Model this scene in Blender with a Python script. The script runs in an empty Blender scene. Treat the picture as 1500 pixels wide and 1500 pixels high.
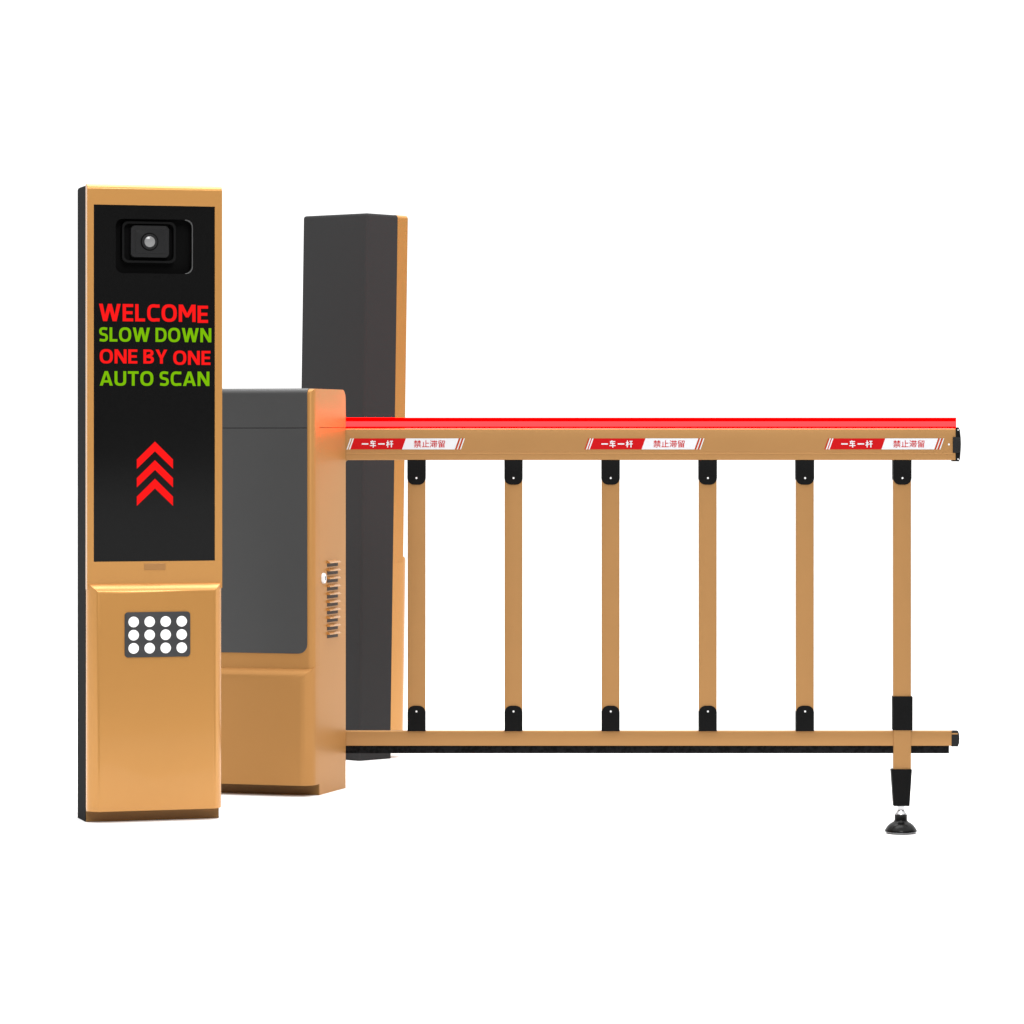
import bpy, bmesh, math, random
from mathutils import Vector, Matrix
random.seed(4)
S = bpy.context.scene
COL = S.collection
F = 5400.0            # focal length in photograph pixels (1500 px wide)
HZ = 640.0            # horizon row
CAMH = 1.147          # camera height (m)
R = math.radians

# ------------------------------------------------------------------ materials
def nodes(name):
    m = bpy.data.materials.new(name); m.use_nodes = True
    nt = m.node_tree
    return m, nt, nt.nodes['Principled BSDF']

def mat(name, col, rough=.4, metal=0., spec=.5, coat=0., coat_r=.08, rvar=.06, bump=0., bscale=300., cvar=.0, cscale=6.):
    m, nt, b = nodes(name)
    b.inputs['Metallic'].default_value = metal
    b.inputs['Specular IOR Level'].default_value = spec
    b.inputs['Coat Weight'].default_value = coat
    b.inputs['Coat Roughness'].default_value = coat_r
    tc = nt.nodes.new('ShaderNodeTexCoord')
    n = nt.nodes.new('ShaderNodeTexNoise'); n.inputs['Scale'].default_value = cscale; n.inputs['Detail'].default_value = 6
    nt.links.new(tc.outputs['Object'], n.inputs['Vector'])
    mr = nt.nodes.new('ShaderNodeMapRange')
    mr.inputs['To Min'].default_value = max(.02, rough - rvar); mr.inputs['To Max'].default_value = rough + rvar
    nt.links.new(n.outputs['Fac'], mr.inputs['Value']); nt.links.new(mr.outputs['Result'], b.inputs['Roughness'])
    if cvar > 0:
        mx = nt.nodes.new('ShaderNodeMix'); mx.data_type = 'RGBA'
        mx.inputs[6].default_value = tuple(c * (1 - cvar) for c in col) + (1,)
        mx.inputs[7].default_value = tuple(min(1, c * (1 + cvar)) for c in col) + (1,)
        nt.links.new(n.outputs['Fac'], mx.inputs[0]); nt.links.new(mx.outputs[2], b.inputs['Base Color'])
    else:
        b.inputs['Base Color'].default_value = tuple(col) + (1,)
    if bump > 0:
        n2 = nt.nodes.new('ShaderNodeTexNoise'); n2.inputs['Scale'].default_value = bscale; n2.inputs['Detail'].default_value = 3
        nt.links.new(tc.outputs['Object'], n2.inputs['Vector'])
        bp = nt.nodes.new('ShaderNodeBump'); bp.inputs['Strength'].default_value = bump; bp.inputs['Distance'].default_value = .001
        nt.links.new(n2.outputs['Fac'], bp.inputs['Height']); nt.links.new(bp.outputs['Normal'], b.inputs['Normal'])
    return m

def glow(name, col, strength=1.0, base=(.02, .02, .02)):
    m, nt, b = nodes(name)
    b.inputs['Base Color'].default_value = tuple(base) + (1,)
    b.inputs['Specular IOR Level'].default_value = 0.0
    b.inputs['Emission Color'].default_value = tuple(col) + (1,)
    b.inputs['Emission Strength'].default_value = strength
    return m

def rubber_mat():
    m, nt, b = nodes('mottled_rubber')
    tc = nt.nodes.new('ShaderNodeTexCoord')
    v = nt.nodes.new('ShaderNodeTexNoise'); v.inputs['Scale'].default_value = 90; v.inputs['Detail'].default_value = 4
    nt.links.new(tc.outputs['Object'], v.inputs['Vector'])
    cr = nt.nodes.new('ShaderNodeValToRGB')
    cr.color_ramp.elements[0].position = .40; cr.color_ramp.elements[0].color = (.001, .001, .001, 1)
    cr.color_ramp.elements[1].position = .56; cr.color_ramp.elements[1].color = (.0065, .0065, .007, 1)
    nt.links.new(v.outputs['Fac'], cr.inputs['Fac']); nt.links.new(cr.outputs['Color'], b.inputs['Base Color'])
    b.inputs['Roughness'].default_value = .8; b.inputs['Specular IOR Level'].default_value = .1
    bp = nt.nodes.new('ShaderNodeBump'); bp.inputs['Strength'].default_value = .5; bp.inputs['Distance'].default_value = .003
    nt.links.new(v.outputs['Fac'], bp.inputs['Height']); nt.links.new(bp.outputs['Normal'], b.inputs['Normal'])
    return m

M = {
    'gold':   mat('gold_paint', (.52, .252, .069), .27, .45, .3, .25, .03, .004, 0, 500, 0, 3),
    'satin':  mat('gold_satin_sheet', (.42, .206, .066), .40, .25, .08, 0, .1, .004, 0, 500, 0, 3),
    'fgold':  mat('gold_anodised', (.365, .190, .068), .40, .40, .2, 0, .1, .05, 0, 700, .03, 5),
    'dark':   mat('charcoal_paint', (.031, .0315, .032), .75, 0, .0, 0, .1, .05, 0, 600, .03, 4),
    'rear':   mat('charcoal_semi_gloss', (.033, .033, .0335), .6, 0, .03, 0, .1, .004, 0, 600, 0, 4),
    'door':   mat('charcoal_door_paint', (.054, .054, .054), .3, 0, .35, 0, .1, .03, 0, 600, .03, 4),
    'plinth': mat('plinth_gold_shaded', (.20, .10, .024), .45, 0, .3, 0, .1, .05, .05, 400, .05, 5),  # gold made darker: shade below the front panels is put into the colour
    'glass':  mat('black_display_glass', (.004, .004, .004), .06, 0, .22, 0, .1, .02),
    'black':  mat('black_plastic', (.0062, .0062, .0063), .5, 0, .04, 0, .1, .05, .1, 900, .05, 8),
    'gloss':  mat('glossy_black_rubber', (.004, .004, .004), .22, 0, .16, 0, .1, .04),
    'recess': mat('recess_black', (.0045, .0045, .0045), .6, 0, .02),
    'cam':    mat('camera_housing_grey', (.0145, .0145, .015), .5, 0, .1, 0, .1, .04, .1, 900),
    'rim':    mat('rim_highlight', (.16, .16, .16), .25, .3, .6),  # pale grey carries the highlight on the recess edge
    'lens':   mat('lens_glass', (.20, .20, .20), .12, 0, .5, .3, .04, .03),
    'chrome': mat('polished_steel', (.48, .48, .49), .25, 1, .5, 0, .1, .04),
    'ringsteel': mat('brushed_steel_ring', (.62, .62, .63), .3, .9, .5, 0, .1, .04),
    'screw':  mat('zinc_screw', (.72, .72, .72), .35, .2, .5),
    'keypad': mat('keypad_grey', (.036, .036, .038), .5, 0, .2, 0, .1, .05, .1, 900),
    'button': mat('white_button', (.93, .93, .93), .4, 0, .3),
    'label':  mat('brown_sensor_window', (.30, .145, .045), .4, 0, .3),
    'groove': mat('seam_shadow_gap', (.10, .05, .02), .7, 0, .1),
    'slot':   mat('vent_slot_dark', (.05, .034, .025), .6, 0, .2),
    'red':    mat('sticker_red', (.43, .007, .009), .45, 0, .03),
    'white':  mat('sticker_white', (.60, .61, .635), .45, 0, .1),
    'rubber': rubber_mat(),
    'floor':  mat('white_floor', (.88, .88, .88), .8, 0, .0, 0, .1, .02),
    'ledred': glow('red_led_text', (1, .012, .012), 1.0, (.004, .0, .0)),
    'ledgreen': glow('green_led_text', (.205, .50, .003), 1.0, (.0, .004, .0)),
    'barred': glow('red_light_housing', (1, .0, .0), 20.0, (.3, .0, .0)),
    'barpink': glow('red_light_diffuser', (1, .0085, .0095), 10.0, (.1, .01, .01)),
}

# ------------------------------------------------------------------ mesh helpers
def link(name, bm, m, parent=None, smooth=True):
    bmesh.ops.recalc_face_normals(bm, faces=bm.faces)
    me = bpy.data.meshes.new(name); bm.to_mesh(me); bm.free()
    o = bpy.data.objects.new(name, me); COL.objects.link(o)
    me.materials.append(M[m] if isinstance(m, str) else m)
    if parent is not None: o.parent = parent
    if smooth:
        for p in me.polygons: p.use_smooth = True
        try: me.set_sharp_from_angle(angle=R(32))
        except Exception: pass
    return o

def add_box(bm, x0, x1, y0, y1, z0, z1, skip=()):
    v = [bm.verts.new(p) for p in ((x0,y0,z0),(x1,y0,z0),(x1,y1,z0),(x0,y1,z0),(x0,y0,z1),(x1,y0,z1),(x1,y1,z1),(x0,y1,z1))]
    fs = {'bottom': (0,3,2,1), 'top': (4,5,6,7), 'front': (0,1,5,4), 'right': (1,2,6,5), 'back': (2,3,7,6), 'left': (3,0,4,7)}
    out = {}
    for k, idx in fs.items():
        if k not in skip: out[k] = bm.faces.new([v[i] for i in idx])
    return v, out

def edge_of(bm, a, b):
    return bm.edges.get((a, b)) or bm.edges.get((b, a))

EDGES = {'fl': (0,4), 'fr': (1,5), 'ft': (4,5), 'fb': (0,1), 'bl': (3,7), 'br': (2,6), 'bt': (6,7), 'bb': (2,3), 'lt': (4,7), 'rt': (5,6), 'lb': (0,3), 'rb': (1,2)}
def bev(bm, v, keys, r, seg=5, prof=.5):
    es = [edge_of(bm, v[EDGES[k][0]], v[EDGES[k][1]]) for k in keys]
    es = [e for e in es if e]
    bmesh.ops.bevel(bm, geom=es, offset=r, offset_type='OFFSET', segments=seg, profile=prof, affect='EDGES', clamp_overlap=True)

def box(name, dims, m, parent, keys=None, r=0, seg=3, skip=()):
    bm = bmesh.new(); v, _ = add_box(bm, *dims, skip=skip)
    if r: bev(bm, v, keys or list(EDGES), r, seg)
    return link(name, bm, m, parent)

def rrect(x0, x1, z0, z1, r, seg=6, corners=(1,1,1,1)):
    """outline of a rounded rectangle in (x, z); corners = bottom-left, bottom-right, top-right, top-left"""
    pts = []
    for (cx, cz, a0), on in zip(((x0+r, z0+r, 180), (x1-r, z0+r, 270), (x1-r, z1-r, 0), (x0+r, z1-r, 90)), corners):
        if on:
            for k in range(seg + 1):
                a = R(a0 + 90*k/seg); pts.append((cx + r*math.cos(a), cz + r*math.sin(a)))
        else:
            a = R(a0 + 45); q = math.sqrt(2)*r; pts.append((cx + q*math.cos(a), cz + q*math.sin(a)))
    return pts

def prism(bm, pts, y0, y1, bevel=0, seg=2):
    """extrude an (x, z) outline from y0 (front) to y1 (back); optional bevel round the front rim"""
    f = [bm.verts.new((x, y0, z)) for x, z in pts]; b = [bm.verts.new((x, y1, z)) for x, z in pts]
    n = len(pts)
    ff = bm.faces.new(f); bm.faces.new(list(reversed(b)))
    for i in range(n): bm.faces.new((f[i], f[(i+1) % n], b[(i+1) % n], b[i]))
    if bevel:
        bmesh.ops.bevel(bm, geom=list(ff.edges), offset=bevel, offset_type='OFFSET', segments=seg, profile=.5, affect='EDGES', clamp_overlap=True)

def plate(name, pts, y0, y1, m, parent, bevel=0, seg=2):
    bm = bmesh.new(); prism(bm, pts, y0, y1, bevel, seg); return link(name, bm, m, parent)

def ring_plate(bm, outer, inner, y, depth=0, y_in=None):
    """flat plate in plane y with a hole; walls of the hole go back to y_in; outer walls back to y+depth"""
    o = [bm.verts.new((x, y, z)) for x, z in outer]; i = [bm.verts.new((x, y, z)) for x, z in inner]
    es = [bm.edges.new((o[k], o[(k+1) % len(o)])) for k in range(len(o))] + [bm.edges.new((i[k], i[(k+1) % len(i)])) for k in range(len(i))]
    bmesh.ops.triangle_fill(bm, edges=es, use_beauty=True, use_dissolve=False)
    if depth:
        ob = [bm.verts.new((x, y + depth, z)) for x, z in outer]
        for k in range(len(o)): bm.faces.new((o[k], o[(k+1) % len(o)], ob[(k+1) % len(o)], ob[k]))
    if y_in is not None:
        ib = [bm.verts.new((x, y_in, z)) for x, z in inner]
        for k in range(len(i)): bm.faces.new((i[k], i[(k+1) % len(i)], ib[(k+1) % len(i)], ib[k]))

def disc(name, cx, cz, r, y0, y1, m, parent, seg=32, bevel=0):
    pts = [(cx + r*math.cos(2*math.pi*k/seg), cz + r*math.sin(2*math.pi*k/seg)) for k in range(seg)]
    return plate(name, pts, y0, y1, m, parent, bevel)

def lathe(name, prof, m, parent, loc, seg=40):
    bm = bmesh.new(); rings = []
    for r, z in prof:
        rings.append([bm.verts.new((loc[0] + r*math.cos(2*math.pi*k/seg), loc[1] + r*math.sin(2*math.pi*k/seg), loc[2] + z)) for k in range(seg)])
    for a, b in zip(rings, rings[1:]):
        for k in range(seg): bm.faces.new((a[k], a[(k+1) % seg], b[(k+1) % seg], b[k]))
    bm.faces.new(rings[0]); bm.faces.new(list(reversed(rings[-1])))
    return link(name, bm, m, parent)

def text(name, body, x0, x1, z0, z1, y, m, parent, bold=0.0, depth=.001):
    """flat lettering as a thin mesh filling the box x0..x1, z0..z1, front at y"""
    cu = bpy.data.curves.new(name, 'FONT'); cu.body = body; cu.size = 1.0; cu.extrude = .01; cu.offset = bold
    cu.resolution_u = 6
    to = bpy.data.objects.new(name, cu); COL.objects.link(to)
    bpy.context.view_layer.update()
    dg = bpy.context.evaluated_depsgraph_get()
    me = bpy.data.meshes.new_from_object(to.evaluated_get(dg))
    bpy.data.objects.remove(to); bpy.data.curves.remove(cu)
    xs = [v.co.x for v in me.vertices]; ys = [v.co.y for v in me.vertices]
    ax, bx, ay, by = min(xs), max(xs), min(ys), max(ys)
    for v in me.vertices:
        cx, cy, cz = v.co
        v.co = (x0 + (cx-ax)/(bx-ax)*(x1-x0), y + (0 if cz > 0 else depth), z0 + (cy-ay)/(by-ay)*(z1-z0))
    me.materials.clear(); me.materials.append(M[m]); me.name = name
    o = bpy.data.objects.new(name, me); COL.objects.link(o); o.parent = parent
    return o

def thing(name, label, cat, loc, rot=None, group=None):
    o = bpy.data.objects.new(name, None); COL.objects.link(o)
    o.empty_display_size = .1
    o.matrix_world = Matrix.Translation(loc) @ (rot.to_4x4() if rot else Matrix.Identity(4))
    o['label'] = label; o['category'] = cat
    if group: o['group'] = group
    return o

def ray_world(px, py, depth):
    return Vector(((px-750)/F*depth, depth, CAMH - (py-HZ)/F*depth))

class Frame:
    """local frame of an upright thing: x to its right, y into it, z up"""
    def __init__(s, o, th):
        s.o = Vector(o); s.th = th
        s.inv = (Matrix.Translation(s.o) @ Matrix.Rotation(th, 4, 'Z')).inverted()
    def on(s, px, py, y):           # point of the sight line on local plane y -> (x, z)
        c = s.inv @ Vector((0, 0, CAMH)); d = s.inv.to_3x3() @ Vector(((px-750)/F, 1, -(py-HZ)/F))
        t = (y - c.y)/d.y; p = c + d*t
        return p.x, p.z
    def side(s, px, py, x):         # on local plane x -> (y, z)
        c = s.inv @ Vector((0, 0, CAMH)); d = s.inv.to_3x3() @ Vector(((px-750)/F, 1, -(py-HZ)/F))
        t = (x - c.x)/d.x; p = c + d*t
        return p.y, p.z

# ------------------------------------------------------------------ kiosks
def kiosk_shell(root, W, D, H, tu, tl, ph, zlip, hole=None, Rl=.034, over=0):
    bm = bmesh.new(); v, _ = add_box(bm, 0, W, 0, D, 0, H, skip=('front',))
    bev(bm, v, ('bl', 'br', 'bt', 'lt', 'rt'), .010, 4)
    link('body', bm, 'dark', root)
    box('plinth', (.0015, W-.0015, -.004, .02, .001, ph + .01), 'plinth', root)
    # upper gold front shell with the display opening
    bm = bmesh.new(); v, f = add_box(bm, 0, W + over, -tu, -.0005, zlip - .02, H + .001, skip=('front', 'back') if hole else ())
    if hole:
        x0, x1, z0, z1 = hole
        front = [v[0], v[1], v[5], v[4]]
        hf = [bm.verts.new((x, -tu, z)) for x, z in ((x0, z0), (x1, z0), (x1, z1), (x0, z1))]
        hb = [bm.verts.new((x, -tu + .012, z)) for x, z in ((x0, z0), (x1, z0), (x1, z1), (x0, z1))]
        for k in range(4):
            bm.faces.new((front[k], front[(k+1) % 4], hf[(k+1) % 4], hf[k]))
            bm.faces.new((hf[k], hf[(k+1) % 4], hb[(k+1) % 4], hb[k]))
    if not hole: bev(bm, v, ('lt', 'rt'), .014, 5)
    else: bev(bm, v, ('ft',), .0135, 12, .42)
    up = link('upper_panel', bm, 'gold', root, smooth=not hole)
    # lower panel swelling out below the lip
    bm = bmesh.new(); v, _ = add_box(bm, 0.0008, W + over - .0008, -tl, -.001, ph, zlip)
    bev(bm, v, ('ft', 'fl', 'fr'), Rl, 8, .40)
    lo = link('lower_panel', bm, 'gold', root)
    return up, lo

# front display kiosk
TH1 = R(17.0)
P1 = ray_world(125.3, 1204.5, 10.98); P1.z = 0
K = Frame(P1, TH1)
k1 = thing('display_kiosk', 'tall gold kiosk with black camera display reading WELCOME and a white dotted keypad, left front', 'kiosk', P1, Matrix.Rotation(TH1, 3, 'Z'), 'gold and black gate kiosks')
TU, TL = .026, .050
W1 = K.on(320.6, 1198, 0)[0]; H1 = K.on(125.3, 270.3, 0)[1]
ZL = K.on(140, 853.5, -TU)[1]; PH = K.on(143, 1189.5, -TL)[1]
ha = K.on(137.3, 299.4, -TU); hb = K.on(314.8, 821.2, -TU)
up1, lo1 = kiosk_shell(k1, W1, .142, H1, TU, TL, PH, ZL, (ha[0], hb[0], hb[1], ha[1]), over=.0045)
ys = -TU + .003                                # display glass sits just inside the frame
# display glass with the camera recess
ra = K.on(169.5, 320, ys); rb = K.on(282.5, 401.5, ys)
outline = [(ha[0]-.004, hb[1]-.004), (hb[0]+.004, hb[1]-.004), (hb[0]+.004, ha[1]+.004), (ha[0]-.004, ha[1]+.004)]
rin = rrect(ra[0], rb[0], rb[1], ra[1], .022, 7)
bm = bmesh.new(); ring_plate(bm, outline, rin, ys, .006, None)
screen = link('screen', bm, 'glass', k1, smooth=False)
yr = ys + .040
bm = bmesh.new()
a = [bm.verts.new((x, ys + .001, z)) for x, z in rin]; b = [bm.verts.new((x, yr, z)) for x, z in rin]
for k in range(len(a)): bm.faces.new((a[k], a[(k+1) % len(a)], b[(k+1) % len(a)], b[k]))
bm.faces.new(b)
cam_mod = link('camera_recess', bm, 'recess', k1)
# rim lip on the right only, its lit glint put into a paler grey
bm = bmesh.new(); n = len(rin)
cx = (ra[0]+rb[0])/2; cz = (ra[1]+rb[1])/2
def shrink(pts, d):
    x0 = min(p[0] for p in pts); x1 = max(p[0] for p in pts); z0 = min(p[1] for p in pts); z1 = max(p[1] for p in pts)
    mx, mz = (x0+x1)/2, (z0+z1)/2
    return [(mx + (x-mx)*(1 - 2*d/(x1-x0)), mz + (z-mz)*(1 - 2*d/(z1-z0))) for x, z in pts]
rs = shrink(rin, .0022)
l0 = [bm.verts.new((x, ys - .0004, z)) for x, z in rin]; l1 = [bm.verts.new((x, ys + .004, z)) for x, z in rs]
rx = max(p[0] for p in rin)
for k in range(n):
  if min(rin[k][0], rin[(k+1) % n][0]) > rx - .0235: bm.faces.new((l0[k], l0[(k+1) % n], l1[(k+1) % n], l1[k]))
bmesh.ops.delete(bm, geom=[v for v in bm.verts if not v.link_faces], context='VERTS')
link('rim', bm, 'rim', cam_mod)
# hooded frame
yf = ys + .014
fa = K.on(179, 324, yf); fb = K.on(257.5, 385.5, yf)
fo = rrect(fa[0], fb[0], fb[1], fa[1], .017, 6); fi = shrink(fo, .0062)
bm = bmesh.new(); ring_plate(bm, fo, fi, yf, yr - yf, yr - .001)
link('camera_hood', bm, 'black', cam_mod)
yh = ys + .018
ca = K.on(192, 330.2, yh); cb = K.on(247.5, 377.2, yh)
hous = plate('camera_housing', rrect(ca[0], cb[0], cb[1], ca[1], .009, 5), yh, yr, 'cam', cam_mod, .004, 3)
ia = K.on(198, 336, yh); ib = K.on(241, 371.5, yh)
plate('face_plate', rrect(ia[0], ib[0], ib[1], ia[1], .004, 4), yh - .0012, yh + .002, 'cam', cam_mod, .0008, 2)
lc = K.on(218.8, 354.2, yh)
s1 = 10.98/F
disc('lens_ring', lc[0], lc[1], 13.2*s1, yh - .0022, yh, 'recess', cam_mod)
disc('lens_barrel', lc[0], lc[1], 11.5*s1, yh - .006, yh, 'cam', cam_mod, bevel=.0008)
disc('lens', lc[0], lc[1], 8.0*s1, yh - .0075, yh, 'lens', cam_mod, bevel=.0015)
# lit messages
T_ = .195
def sup(cx, cy, rx, ry, a0, a1, n, p=2.6):
    out = []
    for k in range(n + 1):
        a = R(a0 + (a1-a0)*k/n); c, d = math.cos(a), math.sin(a)
        out.append((cx + rx*math.copysign(abs(c)**(2/p), c), cy + ry*math.copysign(abs(d)**(2/p), d)))
    return out
def stroke(path, t):
    L, Q = [], []
    for i, p in enumerate(path):
        a = path[max(0, i-1)]; b = path[min(len(path)-1, i+1)]
        dx, dy = b[0]-a[0], b[1]-a[1]; l = math.hypot(dx, dy) or 1
        L.append((p[0] - dy/l*t/2, p[1] + dx/l*t/2)); Q.append((p[0] + dy/l*t/2, p[1] - dx/l*t/2))
    return L + Q[::-1]
def glyph(ch):
    t = T_; h = t*.9
    if ch == 'W': return 1.27, [[(0,1),(.215,1),(.35,.36),(.525,1),(.745,1),(.92,.36),(1.055,1),(1.27,1),(1.03,0),(.80,0),(.635,.62),(.47,0),(.24,0)]]
    if ch == 'E': return .62, [[(0,0),(0,1),(.62,1),(.62,1-h),(t,1-h),(t,.5+h/2),(.58,.5+h/2),(.58,.5-h/2),(t,.5-h/2),(t,h),(.62,h),(.62,0)]]
    if ch == 'L': return .58, [[(0,0),(0,1),(t,1),(t,h),(.58,h),(.58,0)]]
    if ch == 'C': return .74, [stroke([(.74,.90)] + sup(.40,.5,.30,.5-h/2,72,288,26,2.7) + [(.74,.10)], t*.95)]
    if ch == 'O': return .90, [sup(.45,.5,.45,.51,0,360,44,2.5)[:-1], sup(.45,.5,.45-t*1.02,.51-h,0,360,36,2.5)[:-1]]
    if ch == 'M': return 1.0, [[(0,0),(0,1),(.24,1),(.5,.50),(.76,1),(1,1),(1,0),(1-t,0),(1-t,.64),(.58,.26),(.42,.26),(t,.64),(t,0)]]
    if ch == 'N': return .82, [[(0,0),(0,1),(.22,1),(.82-t,.36),(.82-t,1),(.82,1),(.82,0),(.60,0),(t,.64),(t,0)]]
    if ch == 'D': return .82, [[(0,0),(0,1)] + sup(.34,.5,.48,.5,90,-90,26,2.5), [(t,h),(t,1-h)] + sup(.34,.5,.48-t,.5-h,90,-90,22,2.5)]
    if ch == 'B': return .72, [[(0,0),(0,1)] + sup(.36,.755,.33,.245,90,-62,14,2.4) + sup(.36,.275,.36,.275,58,-90,14,2.4), [(t,.5+h*.42),(t,1-h)] + sup(.36,.755-h*.0,.33-t,.245-h*.92,90,-90,12,2.4), [(t,h),(t,.5-h*.42)] + sup(.36,.28,.36-t,.28-h,90,-90,12,2.4)]
    if ch == 'Y': return .80, [[(0,1),(.22,1),(.40,.58),(.58,1),(.80,1),(.50,.38),(.50,0),(.30,0),(.30,.38)]]
    if ch == 'A': return .90, [[(0,0),(.34,1),(.56,1),(.90,0),(.69,0),(.625,.21),(.275,.21),(.21,0)], [(.325,.37),(.575,.37),(.45,.77)]]
    if ch == 'U': return .80, [[(0,1)] + sup(.40,.36,.40,.37,180,360,26,2.6) + [(.80,1),(.80-t,1)] + sup(.40,.36,.40-t,.37-h,360,180,22,2.6) + [(t,1)]]
    if ch == 'T': return .74, [[(0,1),(.74,1),(.74,1-h),(.37+t/2,1-h),(.37+t/2,0),(.37-t/2,0),(.37-t/2,1-h),(0,1-h)]]
    if ch == 'S': return .66, [stroke([(.60,.885)] + sup(.34,.715,.235,.205,70,255,18,2.5) + sup(.33,.285,.235,.205,75,-110,18,2.5) + [(.05,.115)], t*.92)]
def led_text(body, x0, x1, z0, z1, y, m, parent, drop_from=99, drop=0.0):
    """bold squarish LED lettering as one thin mesh"""
    bm = bmesh.new(); pen = 0; items = []
    for i, ch in enumerate(body):
        if ch == ' ': pen += .30; continue
        wd, loops = glyph(ch); items.append((pen, loops, -drop if i >= drop_from else 0)); pen += wd + .12
    wtot = pen - .12; sx, sz = (x1-x0)/wtot, (z1-z0)
    for px_, loops, dy in items:
        es = []; allv = []
        for lp in loops:
            vs = [bm.verts.new((x0 + (px_ + a)*sx, y, z0 + (b + dy)*sz)) for a, b in lp]; allv.append(vs)
            es += [bm.edges.new((vs[k], vs[(k+1) % len(vs)])) for k in range(len(vs))]
        bmesh.ops.triangle_fill(bm, edges=es, use_beauty=True, use_dissolve=False, normal=(0, -1, 0))
        for vs in allv:
            bk = [bm.verts.new((v.co.x, y + .001, v.co.z)) for v in vs]
            for k in range(len(vs)): bm.faces.new((vs[k], vs[(k+1) % len(vs)], bk[(k+1) % len(vs)], bk[k]))
    return link('message_line', bm, m, parent, smooth=False)
def ktext(body, px0, px1, py0, py1, m, df=99, drop=0.0):
    p = K.on(px0, py1, ys); q_ = K.on(px1, py0, ys)
    return led_text(body, p[0], q_[0], p[1], q_[1], ys - .0012, m, screen, df, drop)
ktext('WELCOME', 145, 304.6, 446.6, 470.3, 'ledred', 6, .05)
ktext('SLOW DOWN', 145, 309.4, 480.8, 500.2, 'ledgreen')
ktext('ONE BY ONE', 146, 308.2, 512.6, 532.2, 'ledred', 7, .07)
ktext('AUTO SCAN', 146, 306.6, 544.4, 564.8, 'ledgreen')
for k in range(3):
    d = 27.2*k
    pts = [(226.9, 646.8), (253.3, 673), (253.3, 686.6), (226.9, 661), (200.4, 686.6), (200.4, 673)]
    q = [K.on(x, y + d, ys) for x, y in pts]
    plate('chevron', q, ys - .0012, ys - .0002, 'ledred', screen)
# sensor window under the display
sa = K.on(211.3, 825.8, -TU); sb = K.on(242.6, 834.9, -TU)
box('sensor_window', (sa[0], sb[0], -TU - .0012, -TU + .004, sb[1], sa[1]), 'label', up1, ('fl','fr','ft','fb'), .0008, 1)
# keypad
ka = K.on(182.5, 897, -TL); kb = K.on(278.5, 961.5, -TL)
kp = plate('keypad', rrect(ka[0], kb[0], kb[1], ka[1], .010, 6), -TL - .003, -TL + .004, 'keypad', k1, .001, 2)
for r_ in range(3):
    for c_ in range(4):
        bx = K.on(195.4 + 23.45*c_, 911.0 + 19.35*r_ - .35*c_, -TL)
        disc('button', bx[0], bx[1], 7.75*10.98/F, -TL - .0050, -TL - .001, 'button', kp, 36, .0008)

# rear kiosk, seen from behind
TH2 = R(134.5)
H2 = 1.938; W2 = .343; D2 = .149
near = ray_world(526, 1115, 13.04); near.z = 0
P2 = near - Matrix.Rotation(TH2, 3, 'Z') @ Vector((0, D2, 0))
lean = Matrix.Rotation(R(.80), 3, 'Y')
k2 = thing('display_kiosk', 'tall charcoal kiosk seen from behind with a thin gold edge, rising behind the gate fence', 'kiosk', P2, lean @ Matrix.Rotation(TH2, 3, 'Z'), 'gold and black gate kiosks')
kiosk_shell(k2, W2, D2, H2, .050, .094, .056, CAMH - (815-HZ)/F*13.15, None, .044)
for o in k2.children:
    if o.name.split('.')[0] in ('plinth', 'body'): o.data.materials[0] = M['rear']

# ------------------------------------------------------------------ barrier cabinet
TH3 = R(-16.5)
P3 = ray_world(468, 1165, 11.8); P3.z = 0
C = Frame(P3, TH3)
cab = thing('barrier_cabinet', 'squat gold barrier cabinet with charcoal door and side louvres, between kiosk and fence', 'cabinet', P3, Matrix.Rotation(TH3, 3, 'Z'))
WC = .385; DC = C.side(506.4, 1000, 0)[0]; TC = .055
HC = C.on(455, 569.3, -TC)[1]
zs = C.side(488, 626.3, 0)[1]
bm = bmesh.new(); v, _ = add_box(bm, -WC, 0, 0, DC, 0, zs - .0009)
link('body', bm, 'satin', cab)
bm = bmesh.new(); v, _ = add_box(bm, -WC, 0, 0, DC, zs + .0009, HC)
bev(bm, v, ('bt',), .032, 8); lid = link('lid', bm, 'satin', cab)
box('seam', (-WC + .003, -.002, .004, DC - .003, zs - .003, zs + .003), 'groove', lid)
# front shell
bm = bmesh.new(); v, _ = add_box(bm, -WC, 0, -TC, -.0004, .30, HC)
bev(bm, v, ('fl', 'fr', 'ft'), .021, 7); shell = link('front_shell', bm, 'satin', cab)
# lower front panel
zlc = C.on(420, 977, -TC)[1]; phc = C.on(420, 1150.5, -.075)[1]
bm = bmesh.new(); v, _ = add_box(bm, -WC + .0008, .0008, -.078, -.001, phc, zlc)
bev(bm, v, ('fl', 'fr', 'ft'), .044, 9); link('lower_panel', bm, 'satin', cab)
box('plinth', (-WC + .001, -.0012, -.003, .02, .001, phc + .01), 'plinth', cab)
# charcoal door with its own lid cover above the seam
yd = -TC - .002
xd1 = C.on(449.8, 800, yd)[0]; zd0 = C.on(420, 957.2, yd)[1]; zsd = C.on(400, 627, yd)[1]
xd0 = -WC + .022
door = plate('door', rrect(xd0, xd1, zd0, zsd - .001, .030, 8, (1, 1, 0, 0)), yd, -TC + .02, 'door', cab, .0008, 1)
bm = bmesh.new(); v, _ = add_box(bm, xd0, xd1, yd, -.004, zsd + .001, HC + .0015)
bev(bm, v, ('ft',), .020, 8); dc = link('door_cover', bm, 'door', cab)
box('seam', (xd0 + .002, xd1 - .001, -TC - .0006, -TC + .01, zsd - .003, zsd + .003), 'recess', dc)
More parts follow.
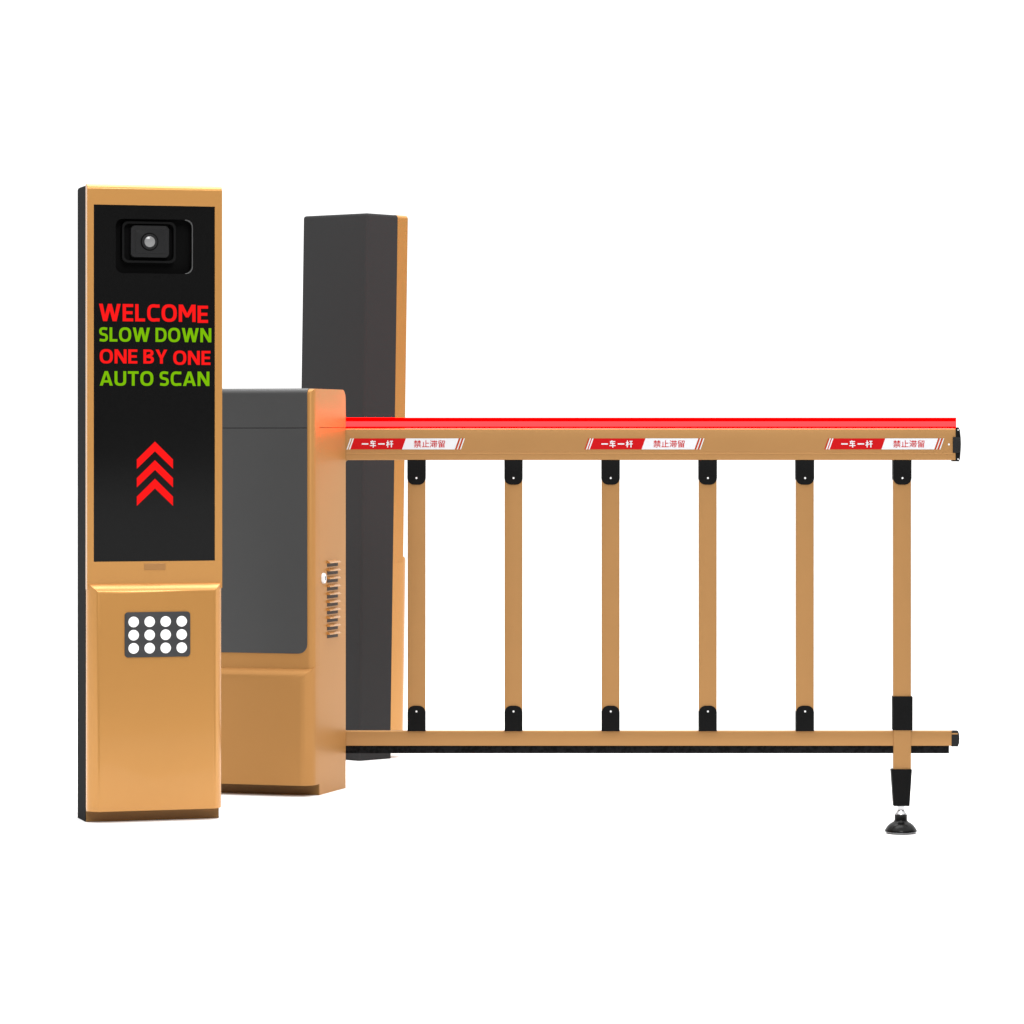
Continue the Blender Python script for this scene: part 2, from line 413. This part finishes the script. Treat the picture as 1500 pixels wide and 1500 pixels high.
# louvres on the right side
for k in range(10):
    yc0, zt = C.side(478.8, 820.6 + 11.63*k, 0); yc1, _ = C.side(494.8, 820.6, 0)
    bm = bmesh.new(); hgt = .0125; out = .011; th = .0022
    prof = [(0, 0), (out*.55, -.0035), (out, -.0078), (out, -.0078 - th), (0, -.0078 - th)]
    a = [bm.verts.new((x, yc0, zt + z)) for x, z in prof]; b = [bm.verts.new((x, yc1, zt + z - .001)) for x, z in prof]
    bm.faces.new(a); bm.faces.new(list(reversed(b)))
    for i in range(len(prof)): bm.faces.new((a[i], a[(i+1) % len(prof)], b[(i+1) % len(prof)], b[i]))
    lv = link('louvre', bm, 'gold', cab)
    box('slot', (-.002, .0012, yc0 + .002, yc1 - .002, zt - .0215, zt - .0096), 'slot', lv)
# round lock
ly, lz = C.side(473.3, 847, 0)
def side_disc(name, cy, cz_, r, x0, x1, m, parent, seg=28):
    bm = bmesh.new()
    a = [bm.verts.new((x1, cy + r*math.cos(2*math.pi*k/seg), cz_ + r*math.sin(2*math.pi*k/seg))) for k in range(seg)]
    b = [bm.verts.new((x0, cy + r*1.08*math.cos(2*math.pi*k/seg), cz_ + r*1.08*math.sin(2*math.pi*k/seg))) for k in range(seg)]
    bm.faces.new(a); bm.faces.new(list(reversed(b)))
    for k in range(seg): bm.faces.new((a[k], a[(k+1) % seg], b[(k+1) % seg], b[k]))
    return link(name, bm, m, parent)
lock = side_disc('lock', ly, lz, .0165, -.001, .006, 'screw', cab)
box('keyhole', (.004, .0066, ly + .003, ly + .0075, lz - .006, lz + .006), 'cam', lock)

# ------------------------------------------------------------------ boom fence
YF = 12.05; q = YF/F
X = lambda px: (px-750)*q
Z = lambda py: CAMH - (py-HZ)*q
DROP = -(CAMH - (1221.6-HZ)*q)
footx, footy = X(1320.5), YF + .020
fen = thing('boom_fence', 'gold picket boom fence with glowing red top bar, warning stickers and one black swivel foot', 'barrier fence', (footx, footy, -DROP))
bpy.context.view_layer.update()
INV = fen.matrix_world.inverted()
def fx(px): return X(px) - footx
def fz(py): return Z(py) + DROP
def fy(y): return y - .020            # local depth from the front plane
bm = bmesh.new(); v, _ = add_box(bm, fx(505), fx(1400), fy(0), fy(.045), fz(674), fz(627.6))
bev(bm, v, ('ft', 'fb', 'bt', 'bb'), .0045, 4)
v, _ = add_box(bm, fx(505.4), fx(1399.6), fy(-.0016), fy(.004), fz(665.4), fz(663.2)); bev(bm, v, ('ft', 'fb'), .001, 2)
beam = link('beam', bm, 'fgold', fen)
bm = bmesh.new(); prism(bm, [(fx(504), fz(673.5)), (fx(511), fz(673.5)), (fx(507), fz(675)), (fx(505), fz(679)), (fx(504), fz(679))], fy(.002), fy(.03)); link('gusset', bm, 'fgold', fen)
# glowing bar
bm = bmesh.new(); v, _ = add_box(bm, fx(504.2), fx(1401), fy(.006), fy(.038), fz(627.4), fz(611.8)); bev(bm, v, ('ft', 'bt'), .004, 3)
lb = link('light_bar', bm, 'barred', fen)
box('light_diffuser', (fx(504.6), fx(1400.6), fy(.003), fy(.012), fz(625), fz(617.2)), 'barpink', lb, ('ft', 'fb'), .001, 2)
# end cap of the beam
bm = bmesh.new()
cp = [(fx(1399.8), fz(675.6)), (fx(1404.5), fz(676)), (fx(1406.2), fz(672)), (fx(1407.2), fz(660)), (fx(1407.6), fz(650)), (fx(1407.2), fz(641)), (fx(1406), fz(630)), (fx(1404), fz(626)), (fx(1399.8), fz(626.4))]
prism(bm, cp, fy(-.002), fy(.047), .001, 2)
cap = link('end_cap', bm, 'black', beam)
plate('buckle', rrect(fx(1395.6), fx(1406.6), fz(663.4), fz(640), .003, 3), fy(-.005), fy(.02), 'cam', cap, .001, 2)
for py in (629.8, 672.6): disc('screw', fx(1403.4), fz(py), 1.1*q, fy(-.0034), fy(0), 'screw', cap, 14)
box('clip', (fx(1395.4), fx(1400), fy(.003), fy(.04), fz(675.8), fz(674)), 'black', cap)
disc('screw', fx(1390), fz(651), 1.5*q, fy(-.0012), fy(.001), 'screw', beam, 14, .0003)
# bottom rail
bm = bmesh.new(); v, _ = add_box(bm, fx(503), fx(1396), fy(.010), fy(.038), fz(1093), fz(1071)); bev(bm, v, ('ft', 'fb', 'bt', 'bb'), .0025, 3)
rail = link('bottom_rail', bm, 'fgold', fen)
bm = bmesh.new(); prism(bm, [(fx(1394.5), fz(1094)), (fx(1403.5), fz(1094)), (fx(1405.6), fz(1089)), (fx(1406), fz(1082)), (fx(1405.4), fz(1075)), (fx(1404), fz(1071.2)), (fx(1394.5), fz(1071))], fy(.008), fy(.04), .0012, 2)
rc = link('end_cap', bm, 'cam', rail)
box('band', (fx(1394.4), fx(1403.5), fy(.0072), fy(.03), fz(1076), fz(1074)), 'fgold', rc)
box('rubber_strip', (fx(504), fx(1391), fy(.014), fy(.034), fz(1104), fz(1093.2)), 'rubber', fen)
# pickets with their brackets
PX = (610, 752.2, 894.6, 1037, 1179.4, 1322)
for i, c in enumerate(PX):
    w = 13
    box('picket' if i < 5 else 'leg_post', (fx(c-w), fx(c+w), fy(.006), fy(.036), fz(1072 if i < 5 else 1130), fz(673)), 'fgold', fen, ('fl', 'fr', 'bl', 'br'), .003, 3)
    up = plate('upper_bracket', rrect(fx(c-w-.4), fx(c+w+.4), fz(710), fz(673.6), .022, 7, (1, 1, 0, 0)), fy(.001), fy(.041), 'black', fen, .0018, 3)
    disc('screw', fx(c), fz(700.3), 1.45*q, fy(-.0006), fy(.003), 'screw', up, 16, .0003)
    if i < 5:
        lo = plate('lower_bracket', rrect(fx(c-w-.2), fx(c+w+.2), fz(1071.4), fz(1034), .022, 7, (0, 0, 1, 1)), fy(.002), fy(.040), 'black', fen, .0018, 3)
        disc('screw', fx(c), fz(1042.2), 1.45*q, fy(.0004), fy(.004), 'screw', lo, 16, .0003)
# sleeve, tapered socket and swivel foot on the last post
c = 1322.5
box('sleeve', (fx(1308), fx(1337), fy(.000), fy(.042), fz(1070), fz(1020.2)), 'black', fen, None, .002, 3)
bm = bmesh.new()
t = [(fx(1305.8), fy(-.002)), (fx(1336), fy(-.002)), (fx(1336), fy(.044)), (fx(1305.8), fy(.044))]
b = [(fx(1309.3), fy(.004)), (fx(1332.8), fy(.004)), (fx(1332.8), fy(.038)), (fx(1309.3), fy(.038))]
tv = [bm.verts.new((x, y, fz(1127))) for x, y in t]; bv = [bm.verts.new((x, y, fz(1181.2))) for x, y in b]
bm.faces.new(tv); bm.faces.new(list(reversed(bv)))
for k in range(4): bm.faces.new((tv[k], tv[(k+1) % 4], bv[(k+1) % 4], bv[k]))
bmesh.ops.bevel(bm, geom=list(bm.edges), offset=.002, segments=2, affect='EDGES', profile=.5)
link('socket', bm, 'black', fen)
pz = lambda py: fz(py)
lathe('stem', [(5.2*q, pz(1180)), (5.2*q, pz(1185)), (5.0*q, pz(1186.4)), (5.4*q, pz(1188.2)), (6.6*q, pz(1190.2)), (8.0*q, pz(1192)), (8.9*q, pz(1193.6)), (8.9*q, pz(1196))], 'chrome', fen, (0, 0, 0))
foot = lathe('foot', [(8.4*q, pz(1193.4)), (9.3*q, pz(1194.2)), (9.3*q, pz(1201.4)), (9.9*q, pz(1203.2)), (11.2*q, pz(1204.6)), (14.4*q, pz(1206.2)), (17.6*q, pz(1208.6)), (20.2*q, pz(1211.6)), (22.2*q, pz(1214.6)), (23.6*q, pz(1217)), (23.8*q, pz(1218.2)), (22*q, pz(1218.8)), (5*q, pz(1218.8))], 'gloss', fen, (0, 0, 0), 56)
lathe('base_ring', [(22.6*q, pz(1218.7)), (23.0*q, pz(1219.2)), (22.2*q, pz(1220)), (20*q, pz(1220.4))], 'ringsteel', foot, (0, 0, 0), 56)
lathe('ring_dark_edge', [(21*q, pz(1220.2)), (21.2*q, pz(1220.9)), (20*q, .0003)], 'cam', foot, (0, 0, 0), 56)  # added dark disc, stands in for the dark reflection along the ring's bottom
# warning stickers
def para(name, x0b, x1b, m, parent, off, y0, py0=642.2, py1=658.3, sl=5.7):
    pts = [(fx(x0b + off), fz(py1)), (fx(x1b + off), fz(py1)), (fx(x1b + off + sl), fz(py0)), (fx(x0b + off + sl), fz(py0))]
    return plate(name, pts, y0, fy(.001), m, parent)
YI = [(0, .5, 1, .5, .19)]
CHE = [(.08, .84, .94, .84, .13), (.44, 1.0, .14, .54, .13), (.12, .56, .92, .56, .13), (0, .26, 1, .26, .13), (.54, .72, .54, -.02, .15)]
GAN = [(0, .70, .42, .70, .13), (.21, 1.0, .21, 0, .14), (.20, .66, .02, .24, .11), (.24, .62, .42, .36, .11), (.52, .88, .96, .88, .13), (.46, .50, 1.0, .50, .13), (.74, .88, .74, 0, .15)]
for k, off in enumerate((0, 350.9, 702.2)):
    st = para('warning_sticker', 511.6, 589.2, 'red', beam, off, fy(-.0008))
    para('white_field', 588.9, 666.2, 'white', st, off, fy(-.0010))
    for i, (a_, b_, mm) in enumerate(((507.6, 509.3, 'white'), (511.0, 512.9, 'white'), (667.0, 668.4, 'red'), (669.2, 670.6, 'white'), (671.4, 672.8, 'red'), (673.7, 675.2, 'white'))):
        para('stripe', a_, b_, mm, st, off, fy(-.0011))
    if k: para('stripe', 505.3, 506.6, 'red', st, off, fy(-.0010))
    if k: para('stripe', 509.4, 510.9, 'red', st, off, fy(-.0010))
    bm = bmesh.new(); nst = 0
    for cx0, cx1, strokes in ((530.0, 539.6, YI), (541.8, 550.8, CHE), (554.0, 563.6, YI), (565.9, 576.0, GAN)):
        for (ax, az, bx_, bz, wd) in strokes:
            A = Vector((cx0 + ax*(cx1-cx0), 655.4 - az*10.2)); B = Vector((cx0 + bx_*(cx1-cx0), 655.4 - bz*10.2))
            d = (B - A).normalized(); nn = Vector((-d.y, d.x))*wd*5.1
            nst += 1
            prism(bm, [(fx(p.x + off), fz(p.y)) for p in (A+nn, B+nn, B-nn, A-nn)], fy(-.0014) - .00003*nst, fy(-.0006))
    link('lettering', bm, 'white', st, smooth=False)
    text('lettering', '\u7981\u6b62\u6ede\u7559', fx(606 + off), fx(652 + off), fz(655.6), fz(644.8), fy(-.0014), 'red', st, .010, .0006)

# ------------------------------------------------------------------ floor: level under the cabinets, dipping gently to the gate's free end
bm = bmesh.new()
xs = [-30, -20, -6, -2, -.36] + [-.36 + 1.42*k/24 for k in range(1, 25)] + [2, 6, 20, 30]
yy = [7, 8, 10, 14, 20, 60, 160]
def gz(x):
    t = min(1, max(0, (x + .36)/1.42)); return -DROP*(t*t*(3 - 2*t))
g = [[bm.verts.new((x, y, gz(x))) for x in xs] for y in yy]
for j in range(len(yy)-1):
    for i in range(len(xs)-1): bm.faces.new((g[j][i], g[j][i+1], g[j+1][i+1], g[j+1][i]))
fl = link('floor', bm, 'floor'); fl['kind'] = 'structure'

# ------------------------------------------------------------------ studio light
w = bpy.data.worlds.new('World'); S.world = w; w.use_nodes = True
nt = w.node_tree; bg = nt.nodes['Background']
tc = nt.nodes.new('ShaderNodeTexCoord'); sp = nt.nodes.new('ShaderNodeSeparateXYZ')
nt.links.new(tc.outputs['Generated'], sp.inputs[0])
def mrange(src, a, b, c, d):
    n = nt.nodes.new('ShaderNodeMapRange'); n.interpolation_type = 'SMOOTHSTEP'
    for k, val in zip(('From Min', 'From Max', 'To Min', 'To Max'), (a, b, c, d)): n.inputs[k].default_value = val
    nt.links.new(src, n.inputs['Value']); return n.outputs['Result']
back = mrange(sp.outputs['Y'], -.15, .45, .20, 1.25)
down = mrange(sp.outputs['Z'], -.02, .0, .95, 0)
top = mrange(sp.outputs['Z'], .42, .72, 0, 2.0)
mx = nt.nodes.new('ShaderNodeMath'); mx.operation = 'MAXIMUM'
nt.links.new(back, mx.inputs[0]); nt.links.new(top, mx.inputs[1])
mx2 = nt.nodes.new('ShaderNodeMath'); mx2.operation = 'MAXIMUM'
nt.links.new(mx.outputs[0], mx2.inputs[0]); nt.links.new(down, mx2.inputs[1])
nt.links.new(mx2.outputs[0], bg.inputs['Strength'])
bg.inputs['Color'].default_value = (1, 1, 1, 1)

def area(name, loc, target, size, power, col=(1, 1, 1)):
    l = bpy.data.lights.new(name, 'AREA'); l.energy = power; l.size = size; l.color = col
    o = bpy.data.objects.new(name, l); COL.objects.link(o); o.location = loc
    o.rotation_euler = (Vector(target) - Vector(loc)).to_track_quat('-Z', 'Y').to_euler()
    return o
area('overhead_fill', (0, 12.3, 6.0), (0, 12.3, 0), 4.5, 330)  # added lamp, whitens the floor and washes out contact shadows
area('front_fill', (1.0, 5.0, 5.0), (-.3, 12, .8), 2.5, 215)  # added fill lamp to brighten the front faces

# ------------------------------------------------------------------ camera
cd = bpy.data.cameras.new('Camera'); cam = bpy.data.objects.new('Camera', cd); COL.objects.link(cam)
cam.location = (0, 0, CAMH); cam.rotation_euler = (R(90), 0, 0)
cd.sensor_width = 36; cd.lens = 36*F/1500; cd.shift_y = -(750-HZ)/1500
cd.clip_start = .05; cd.clip_end = 500
S.camera = cam
S.view_settings.view_transform = 'Standard'; S.view_settings.look = 'None'
S.view_settings.exposure = 0; S.view_settings.gamma = 1
S.view_settings.use_curve_mapping = False
